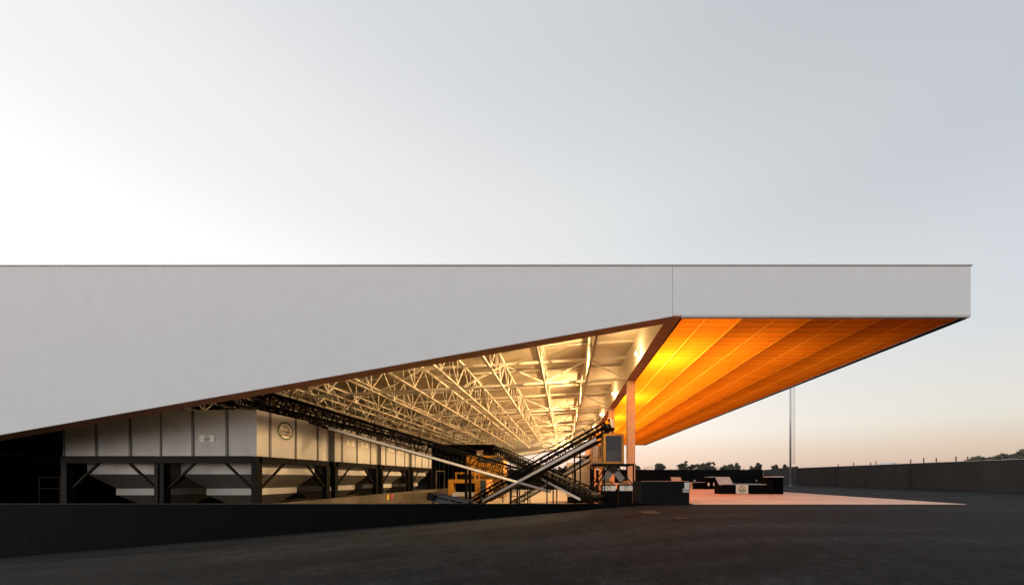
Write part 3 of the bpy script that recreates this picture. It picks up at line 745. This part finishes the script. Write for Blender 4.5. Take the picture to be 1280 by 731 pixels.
y = 35.5; kk = F / y
t = thing('optical_sorter', (3.9, y + 1, HALL_Z), 'orange-framed glazed machine on legs just left of the blue hopper', 'machine')
x0, x1, z0, z1 = P(740, 0, y).x, P(757, 0, y).x, P(0, 584, y).z, P(0, 556.5, y).z
m = MB()
for x in (x0, (x0 + x1) / 2, x1):
    for yy in (y, y + 2): m.box(x - .07, x + .07, yy - .07, yy + .07, z0, z1)
for z in (z0, z0 + 1.0, z1):
    for yy in (y, y + 2): m.box(x0 + .002, x1 - .002, yy - .06, yy + .06, z - .07, z + .07)
m.build('frame', 'orange', t)
for i in range(2):
    xa = x0 + .1 + i * (x1 - x0) / 2; MB().box(xa, xa + (x1 - x0) / 2 - .2, y + .02, y + .04, z0 + 1.1, z1 - .1).build('glass_panel', 'paleglass' if i == 0 else 'glass', t)
MB().box(x0 + .1, x1 - .1, y + .6, y + 1.9, z0 + .1, z0 + .95).build('drive_box', 'galv', t, bevel=.03)
for x in (x0 + .1, x1 - .1):
    for yy in (y + .1, y + 1.9): MB().box(x - .06, x + .06, yy - .06, yy + .06, HALL_Z, z0 - .075).build('leg', 'black', t)
for a, b in (((x0 + .1, 0.), (x1 - .1, 1.8)), ((x1 - .1, 0.), (x0 + .1, 1.8))): MB().bar((a[0], y + .1, a[1]), (b[0], y + .1, b[1]), .07).build('brace', 'black', t)

def ladder(px0, px1, pyt, y, label):
    a, b, zt_ = P(px0, 0, y).x, P(px1, 0, y).x, P(0, pyt, y).z
    t = thing('ladder', ((a + b) / 2, y, HALL_Z), label, 'ladder', 'short black ladders on the hall floor')
    for x in (a, b): MB().bar((x, y, HALL_Z), (x, y + .5, zt_), .07).build('rail', 'black', t)
    n = max(3, int((zt_ - HALL_Z) / .4))
    for i in range(n):
        f = (i + .6) / n; z = HALL_Z + (zt_ - HALL_Z) * f; MB().bar((a, y + .5 * f, z), (b, y + .5 * f, z), .06).build('rung', 'black', t)
ladder(638.5, 646.5, 612, 33, 'larger black ladder standing on the pale hall floor under the conveyors')
ladder(655.5, 662.5, 613, 41, 'smaller black ladder farther back on the pale hall floor')
for px, mm, lb in ((484.5, 'yellow', 'small yellow box on the brown parapet'), (489.5, 'red', 'small dark red box on the brown parapet')):
    yy = F * 20.14 / (VX - px); t = MB().box(-20.195, -20.08, yy - .16, yy + .16, -.95, -.35).build('electrical_box', mm, bevel=.02); tag(t, lb, 'box')

# guard rail frame at the end of the tank row and the frame at far left
t = thing('guard_frame', (-20.6, 52.5, HALL_Z), 'olive tube frame at the far end of the tank row', 'frame')
m = MB()
for y in (52.0, 55.5): m.tube((-20.6, y, HALL_Z), (-20.6, y, 2.6), .09)
m.build('upright', 'parapet', t); MB().tube((-20.6, 51.9, 2.65), (-20.6, 55.6, 2.65), .09).build('top_rail', 'parapet', t)
t = thing('guard_frame', (-36, 21.8, HALL_Z), 'dim black rail frame in the shade left of the tanks', 'frame')
a, b = P(49.5, 0, 22.4).x, P(75, 0, 22.4).x
for x in (a, b): MB().bar((x, 22.4, HALL_Z), (x, 22.4, P(0, 596, 22.4).z), .04).build('upright', 'black', t)
for pz in (596, 610): MB().bar((a, 22.4, P(0, pz, 22.4).z), (b, 22.4, P(0, pz, 22.4).z), .035).build('rail', 'black', t)
t = MB().tube(P(40, 575, 22.6), P(78, 575, 22.6), .06).build('pipe', 'black'); tag(t, 'thin dark pipe running left from the tank frame', 'pipe')

# ================================================================ YARD: bunker, reception hoppers
t = thing('concrete_bunker', (6.2, 20.8, 0), 'large plain charcoal box at the front of the apron with two notices on its corner', 'bunker')
x0, x1, y0, y1, zt_ = 4.72, 7.66, 19.6, 22.0, 1.36
m = MB(); m.box(x0, x1, y0, y0 + .16, .013, zt_); m.box(x0, x1, y1 - .16, y1, .013, zt_); m.box(x0, x0 + .16, y0 + .161, y1 - .161, .013, zt_); m.box(x1 - .16, x1, y0 + .161, y1 - .161, .013, zt_)
m.build('bunker_wall', 'bunker', t, bevel=.012)
MB().box(x0 + .003, x0 + .07, y0, y1 + .1, HALL_Z, .011).build('base_skirt', 'charcoal', t)
MB().box(x0 + .17, x1 - .17, y0 + .17, y1 - .17, .013, .5).build('contents', 'heap', t)
MB().box(x0 + .02, x1 - .02, y0 + .02, y0 + .14, zt_ + .002, zt_ + .03).build('rim', 'brown', t)  # brown strip stands for the orange light along the top edge
s = plate(t, P(858.6, 606.6, y0 - .03), X3, Z3, .27, .37, name='notice'); c = P(858.6, 606.6, y0 - .03)
m = MB()
for i in range(4): m.box(c.x - .09, c.x + .09 - .03 * (i % 2), c.y - .006, c.y - .002, c.z + .10 - i * .07, c.z + .118 - i * .07)
m.build('text_line', 'ink', s)
s = plate(t, P(857.4, 612.6, y0 - .02), X3, Z3, .36, .23, 'trim', name='notice'); c = P(857.4, 612.6, y0 - .02)
m = MB()
m.box(c.x - .15, c.x - .10, c.y - .006, c.y - .002, c.z - .06, c.z + .06)
for i in range(3): m.box(c.x - .06, c.x + .15, c.y - .006, c.y - .002, c.z + .05 - i * .05, c.z + .067 - i * .05)
m.build('text_line', 'ink', s)

def reception(y, label):
    t = thing('reception_hopper', (17.6, y, 0), label, 'hopper', 'black reception hoppers on the apron')
    k = F / y
    def X(px): return (px - VX) / F * 31.0
    def Z(py): return EYE - (py - VY) / F * 31.0
    dy = 1.0
    # left hood, its pale lid leaning back
    x0, x1 = X(893.9), X(899)
    xL, xR = X(899.0), X(958)
    zl = Z(605.5)
    MB().box(xL + .305, xR, y, y + .3, .013, zl).build('front_wall', 'charcoal', t, bevel=.01)
    MB().box(xL + .31, xR, y + dy - .2, y + dy, .013, zl - .03).build('rear_wall', 'charcoal', t, bevel=.01)
    MB().box(xL + .35, xR, y + .31, y + dy - .21, .013, .35).build('trough', 'cladding', t)
    MB().box(X(916.6), xR - .02, y - .03, y + .34, zl + .002, zl + .055).build('rim', 'trim', t)
    ta, tb = P(893.9, 596, 31.9), P(911.6, 596, 31.9); ba, bb = P(899, 605.2, 31.0), P(916.6, 605.2, 31.0)
    vs = [ta, tb, bb, ba]; vs = [(v.x, v.y - 31 + y - .02, v.z + .02) for v in vs] + [(v.x, v.y - 31 + y + .03, v.z - .04) for v in vs]
    m = MB(); m.add(vs, [(0, 1, 2, 3), (7, 6, 5, 4), (0, 4, 5, 1), (1, 5, 6, 2), (2, 6, 7, 3), (3, 7, 4, 0)])
    m.build('lid', 'lid', t)
    m = MB(); zt2 = Z(595.6)
    vs = [(xL, y - .01, .013), (xL, y + dy, .013), (xL, y + dy, zt2), (xL, y + .94, zt2), (xL, y - .01, zl - .1), (xL + .3, y - .01, .013), (xL + .3, y + dy, .013), (xL + .3, y + dy, zt2), (xL + .3, y + .92, zt2), (xL + .3, y - .01, zl - .1)]
    m.add(vs, [(0, 1, 2, 3, 4), (9, 8, 7, 6, 5)] + [(i, (i + 1) % 5, (i + 1) % 5 + 5, i + 5) for i in range(5)]); m.build('end_wall', 'charcoal', t)
    # right-hand housing with two dark bays
    xa, xb = xR + .002, X(976.3); zh = Z(596.2)
    m = MB(); yy = y - .35
    m.box(xa, xa + .55, yy, y + dy, .013, zh); m.box(xb - .12, xb, yy, y + dy, .013, zh); m.box(xa + .552, xb - .122, y + dy - .2, y + dy, .013, zh)
    m.box((xa + xb) / 2 + .24, (xa + xb) / 2 + .36, yy + .05, y + dy - .21, .013, zh - .01); m.build('housing', 'charcoal', t, bevel=.01)
    MB().box(xa + .4, xb + .04, yy - .04, y + dy + .05, zh + .002, zh + .09).build('housing_cap', 'trim', t)
    c = Vector(((X(919.8) + X(935)) / 2, y - .035, (.03 + zl - .02) / 2)); wd = X(935) - X(919.8)
    s = plate(t, c, X3, Z3, wd, zl - .07, 'creamlogo'); emblem(s, c, X3, Z3, .34)
    return t
c1 = reception(31.0, 'nearer black reception hopper, with a square emblem panel on its front')
c2 = copy_tree(c1); c2.location.y = 44.4; c2['label'] = 'farther black reception hopper, half hidden behind the plain charcoal box'
t = MB().box(P(863, 0, 44).x, P(865.2, 0, 44).x, 43.9, 44.0, P(0, 607, 44).z, P(0, 603.5, 44).z).build('notice', 'yellow'); tag(t, 'small orange notice on the far black hopper beside the charcoal box', 'sign')
for px in (885.8, 892.8):
    t = plate(None, P(px, 605, 43.95), X3, Z3, .28, .42); t.name = 'notice'
    tag(t, 'small white notice on the far black hopper, %s' % ('left of a pair' if px < 890 else 'right of a pair beside the pale lid'), 'sign')

# mast
MY = 64.0; mx_ = P(988, 0, MY).x
t = thing('mast', (mx_, MY, 0), 'tall slim grey mast with a thin ladder beside it, by the boundary wall', 'mast')
m = MB(); m.tube((mx_, MY, 0), (mx_, MY, 26), .19, .15, n=16); m.build('pole', 'mast', t, smooth=True)
m = MB(); m.tube((mx_, MY, 0), (mx_, MY, .12), .4, n=16); m.build('base_plate', 'mast', t)
m = MB(); lx = P(991.3, 0, MY).x; lx2 = P(993.2, 0, MY).x
for x in (lx, lx2): m.tube((x, MY, 4.2), (x, MY, 25.5), .035, n=6)
for i in range(36): m.tube((lx - .08, MY, 4.5 + i * .59), (lx2 + .1, MY, 4.5 + i * .59), .03, n=6)
for i in range(5): m.tube((mx_, MY, 5 + i * 5), (lx, MY, 5 + i * 5), .03, n=6)
m.build('ladder', 'mast', t)
m = MB(); m.box(mx_ - 1.2, mx_ + 1.2, MY - .2, MY + .2, 26, 26.25); m.build('crossarm', 'mast', t)
# posts behind the right wall
for i, (px, py) in enumerate(((1048, 580), (1067, 578), (1088.3, 577.5), (1095, 576.4), (1138.3, 574.2), (1154.7, 572.5), (1170.4, 572.6), (1195, 570.6), (1209.6, 570.8))):
    X = 49.6; yy = F * X / (px - VX); top = P(px, py, yy).z
    t = thing('vineyard_post', (X, yy, 0), '', 'post', 'wooden posts behind the grey wall'); t['label'] = 'thin reddish wooden post showing above the grey boundary wall'
    MB().tube((X, yy, 0), (X, yy, top), .07, .06, n=8).build('stake', 'wood', t)
    MB().tube((X, yy, top + .002), (X, yy, top + .04), .075, n=8).build('post_cap', 'rust', t)
# lorry roof showing over the wall
t = thing('lorry', (56, 55, 0), 'white lorry whose roof just shows above the grey wall', 'lorry')
yy = 55.0; xa, xb = P(1107.5, 0, yy).x, P(1120.5, 0, yy).x
MB().box(xa + .9, xb, yy, yy + 2.4, .8, P(0, 577.6, yy).z).build('cargo_box', 'white', t, bevel=.05)
MB().box(xa - .8, xa + .85, yy + .1, yy + 2.3, .7, 3.2).build('cab', 'white', t, bevel=.15)
for x in (xa, xb - .6):
    for q_ in (yy + .05, yy + 2.1): m = MB(); m.tube((x, q_, .5), (x, q_ + .25, .5), .5, n=16); m.build('wheel', 'belt', t)
# drain covers
for i, (px, py, wd, dp_, lb) in enumerate(((816, 637.8, 1.1, 1.3, 'larger rusty drain cover in the asphalt near the charcoal box'), (853, 645.6, .5, .5, 'smaller rusty drain cover in the asphalt, nearer the viewer'))):
    yy = F * EYE / (py - VY) * 1.0; x = (px - VX) * yy / F
    z = gz(x) + .006; t = thing('drain_cover', (x, yy, z), lb, 'drain cover')
    MB().box(x - wd / 2, x + wd / 2, yy - dp_ / 2, yy + dp_ / 2, z - .05, z + .004).build('frame', 'rust', t)
    m = MB()
    for k in range(6): m.box(x - wd / 2 + .08 + k * (wd - .16) / 6, x - wd / 2 + .08 + (k + .6) * (wd - .16) / 6, yy - dp_ / 2 + .07, yy + dp_ / 2 - .07, z + .005, z + .012)
    m.build('bar', 'rust', t)
# fittings on the black wall
for px, lb in ((868, 'small pale box on the black rear wall above the orange notice'), (945.5, 'small pale box on the black rear wall beside the grey wall')):
    p = P(px, 600.3, 98.9); t = thing('wall_box', p, lb, 'box'); MB().box(p.x - .3, p.x + .3, 98.75, 98.95, p.z - .2, p.z + .2).build('housing', 'trim', t, bevel=.02); MB().box(p.x - .25, p.x + .25, 98.73, 98.748, p.z - .05, p.z + .14).build('cover', 'white', t)
p = P(955.5, 602, 97.5); t = thing('hydrant', (p.x, 97.5, 0), 'small red hydrant at the corner of the black and grey walls', 'hydrant')
MB().tube((p.x, 97.5, 0), (p.x, 97.5, .85), .16, n=12).build('barrel', 'red', t); MB().tube((p.x, 97.5, .852), (p.x, 97.5, 1.05), .2, .06, n=12).build('cap', 'red', t); MB().tube((p.x - .3, 97.5, .6), (p.x + .3, 97.5, .6), .07, n=10).build('outlet', 'red', t)

# ================================================================ TREES
def tree(px, pyt, wpx, Y, label, base=0., tall=0.):
    top = P(px, pyt, Y); h = top.z; r = max(tall * h, wpx * 1.3 * Y / F / 2)
    t = thing('tree', (top.x, Y, base), label, 'tree', 'trees beyond the boundary walls')
    tr = MB(); x = top.x
    tr.tube((x, Y, base), (x + .1, Y, h * .5), .22, .12); 
    clumps = []
    for i in range(16):
        a = rnd.uniform(0, 6.28); rr = r * rnd.uniform(.15, .78); z = h * rnd.uniform(.42, .88)
        c = Vector((x + rr * math.cos(a), Y + rr * math.sin(a), z)); clumps.append((c, r * rnd.uniform(.22, .48)))
        tr.tube((x + .05, Y, h * rnd.uniform(.25, .45)), c, .08, .03, n=5)
    clumps.append((Vector((x, Y, h - r * .3)), r * .35))
    tr.build('trunk', 'bark', t)
    m = MB(); vs = []; fs = []
    for c, cr in clumps:
        for k in range(int(130 + 80 * cr)):
            d = Vector((rnd.gauss(0, 1), rnd.gauss(0, 1), rnd.gauss(0, 1))).normalized() * cr * rnd.uniform(.3, 1.08) ** .6
            d.z *= .85; p = c + d; s = rnd.uniform(.12, .30) * (1 + .2 * r)
            u = Vector((rnd.gauss(0, 1), rnd.gauss(0, 1), rnd.gauss(0, 1))).normalized(); v = u.orthogonal().normalized()
            kx = len(vs); vs += [p - u * s, p + v * s * .5, p + u * s, p - v * s * .5]; fs.append((kx, kx + 1, kx + 2, kx + 3))
    m.add(vs, fs)
    o = m.build('crown', 'leaf', t)
TREES = [(793, 579.5, 11), (825.5, 578.8, 14), (852, 579, 9), (857.5, 575.8, 7), (865, 580, 7), (872, 579.5, 9), (879, 578.5, 10), (887, 577, 10), (891.5, 577.2, 6),
         (906, 581, 9), (914, 579.5, 10), (921, 578.2, 8), (938.5, 582, 6), (947.5, 578, 9), (970, 580.2, 7), (981, 580, 7), (699, 583, 8), (707, 582, 7), (694, 585, 6)]
tl = ['tree cut by the cream column, above the black rear wall', 'round lone tree above the rear wall, right of the cream column', 'leftmost low tree of the clump above the charcoal box', 'tallest narrow tree of the clump above the charcoal box',
      'small low tree in the gap of the left clump', 'low broad tree in the middle of the left clump', 'full tree right of the middle of the left clump', 'tall full tree near the right end of the left clump', 'narrow tree ending the left clump on the right',
      'low tree starting the middle clump above the near hopper lid', 'broad tree in the middle of the middle clump', 'tall narrow tree ending the middle clump', 'small low tree left of the rounder one at the wall corner', 'rounder taller tree above the corner of the black wall',
      'small lone tree left of the mast', 'small lone tree touching the mast', 'bushy tree seen through the hall under the conveyors', 'taller tree seen through the hall beside the beige cabin', 'lowest tree seen through the hall between two conveyors']
for (px, py, wpx), lb in zip(TREES, tl):
    tree(px, py, wpx, 132 + rnd.uniform(-10, 14), lb)
for (px, py, wpx), lb in zip([(1224, 570, 10), (1241, 571.5, 8), (1253, 567, 9), (1267, 567.5, 11), (1281, 562, 12)],
                             ['flat-topped tree leftmost above the grey wall', 'lowest bushy tree above the grey wall', 'pointed tree second from the right above the grey wall', 'broad bushy tree above the grey wall', 'tallest tree above the grey wall, cut by the frame']):
    yy = F * 60 / (px - VX); tree(px, py, wpx, yy, lb, tall=.34)
# low scrub running along behind the rear wall
vs = []; fs = []
for i in range(5200):
    x = rnd.uniform(8, 60); z = rnd.random() ** 1.6 * (4.75 + .45 * math.sin(x * .7) + .35 * math.sin(x * 1.9))
    p = Vector((x, 106 + rnd.uniform(-1.2, 1.2), max(.1, z + .25))); s = rnd.uniform(.12, .28)
    u = Vector((rnd.gauss(0, 1), rnd.gauss(0, 1), rnd.gauss(0, 1))).normalized(); v = u.orthogonal().normalized()
    k = len(vs); vs += [p - u * s, p + v * s * .6, p + u * s, p - v * s * .6]; fs.append((k, k + 1, k + 2, k + 3))
m = MB(); m.add(vs, fs); o = m.build('scrub', 'leaf'); tag(o, 'low dark scrub showing along the top of the black rear wall', 'scrub', kind='stuff')
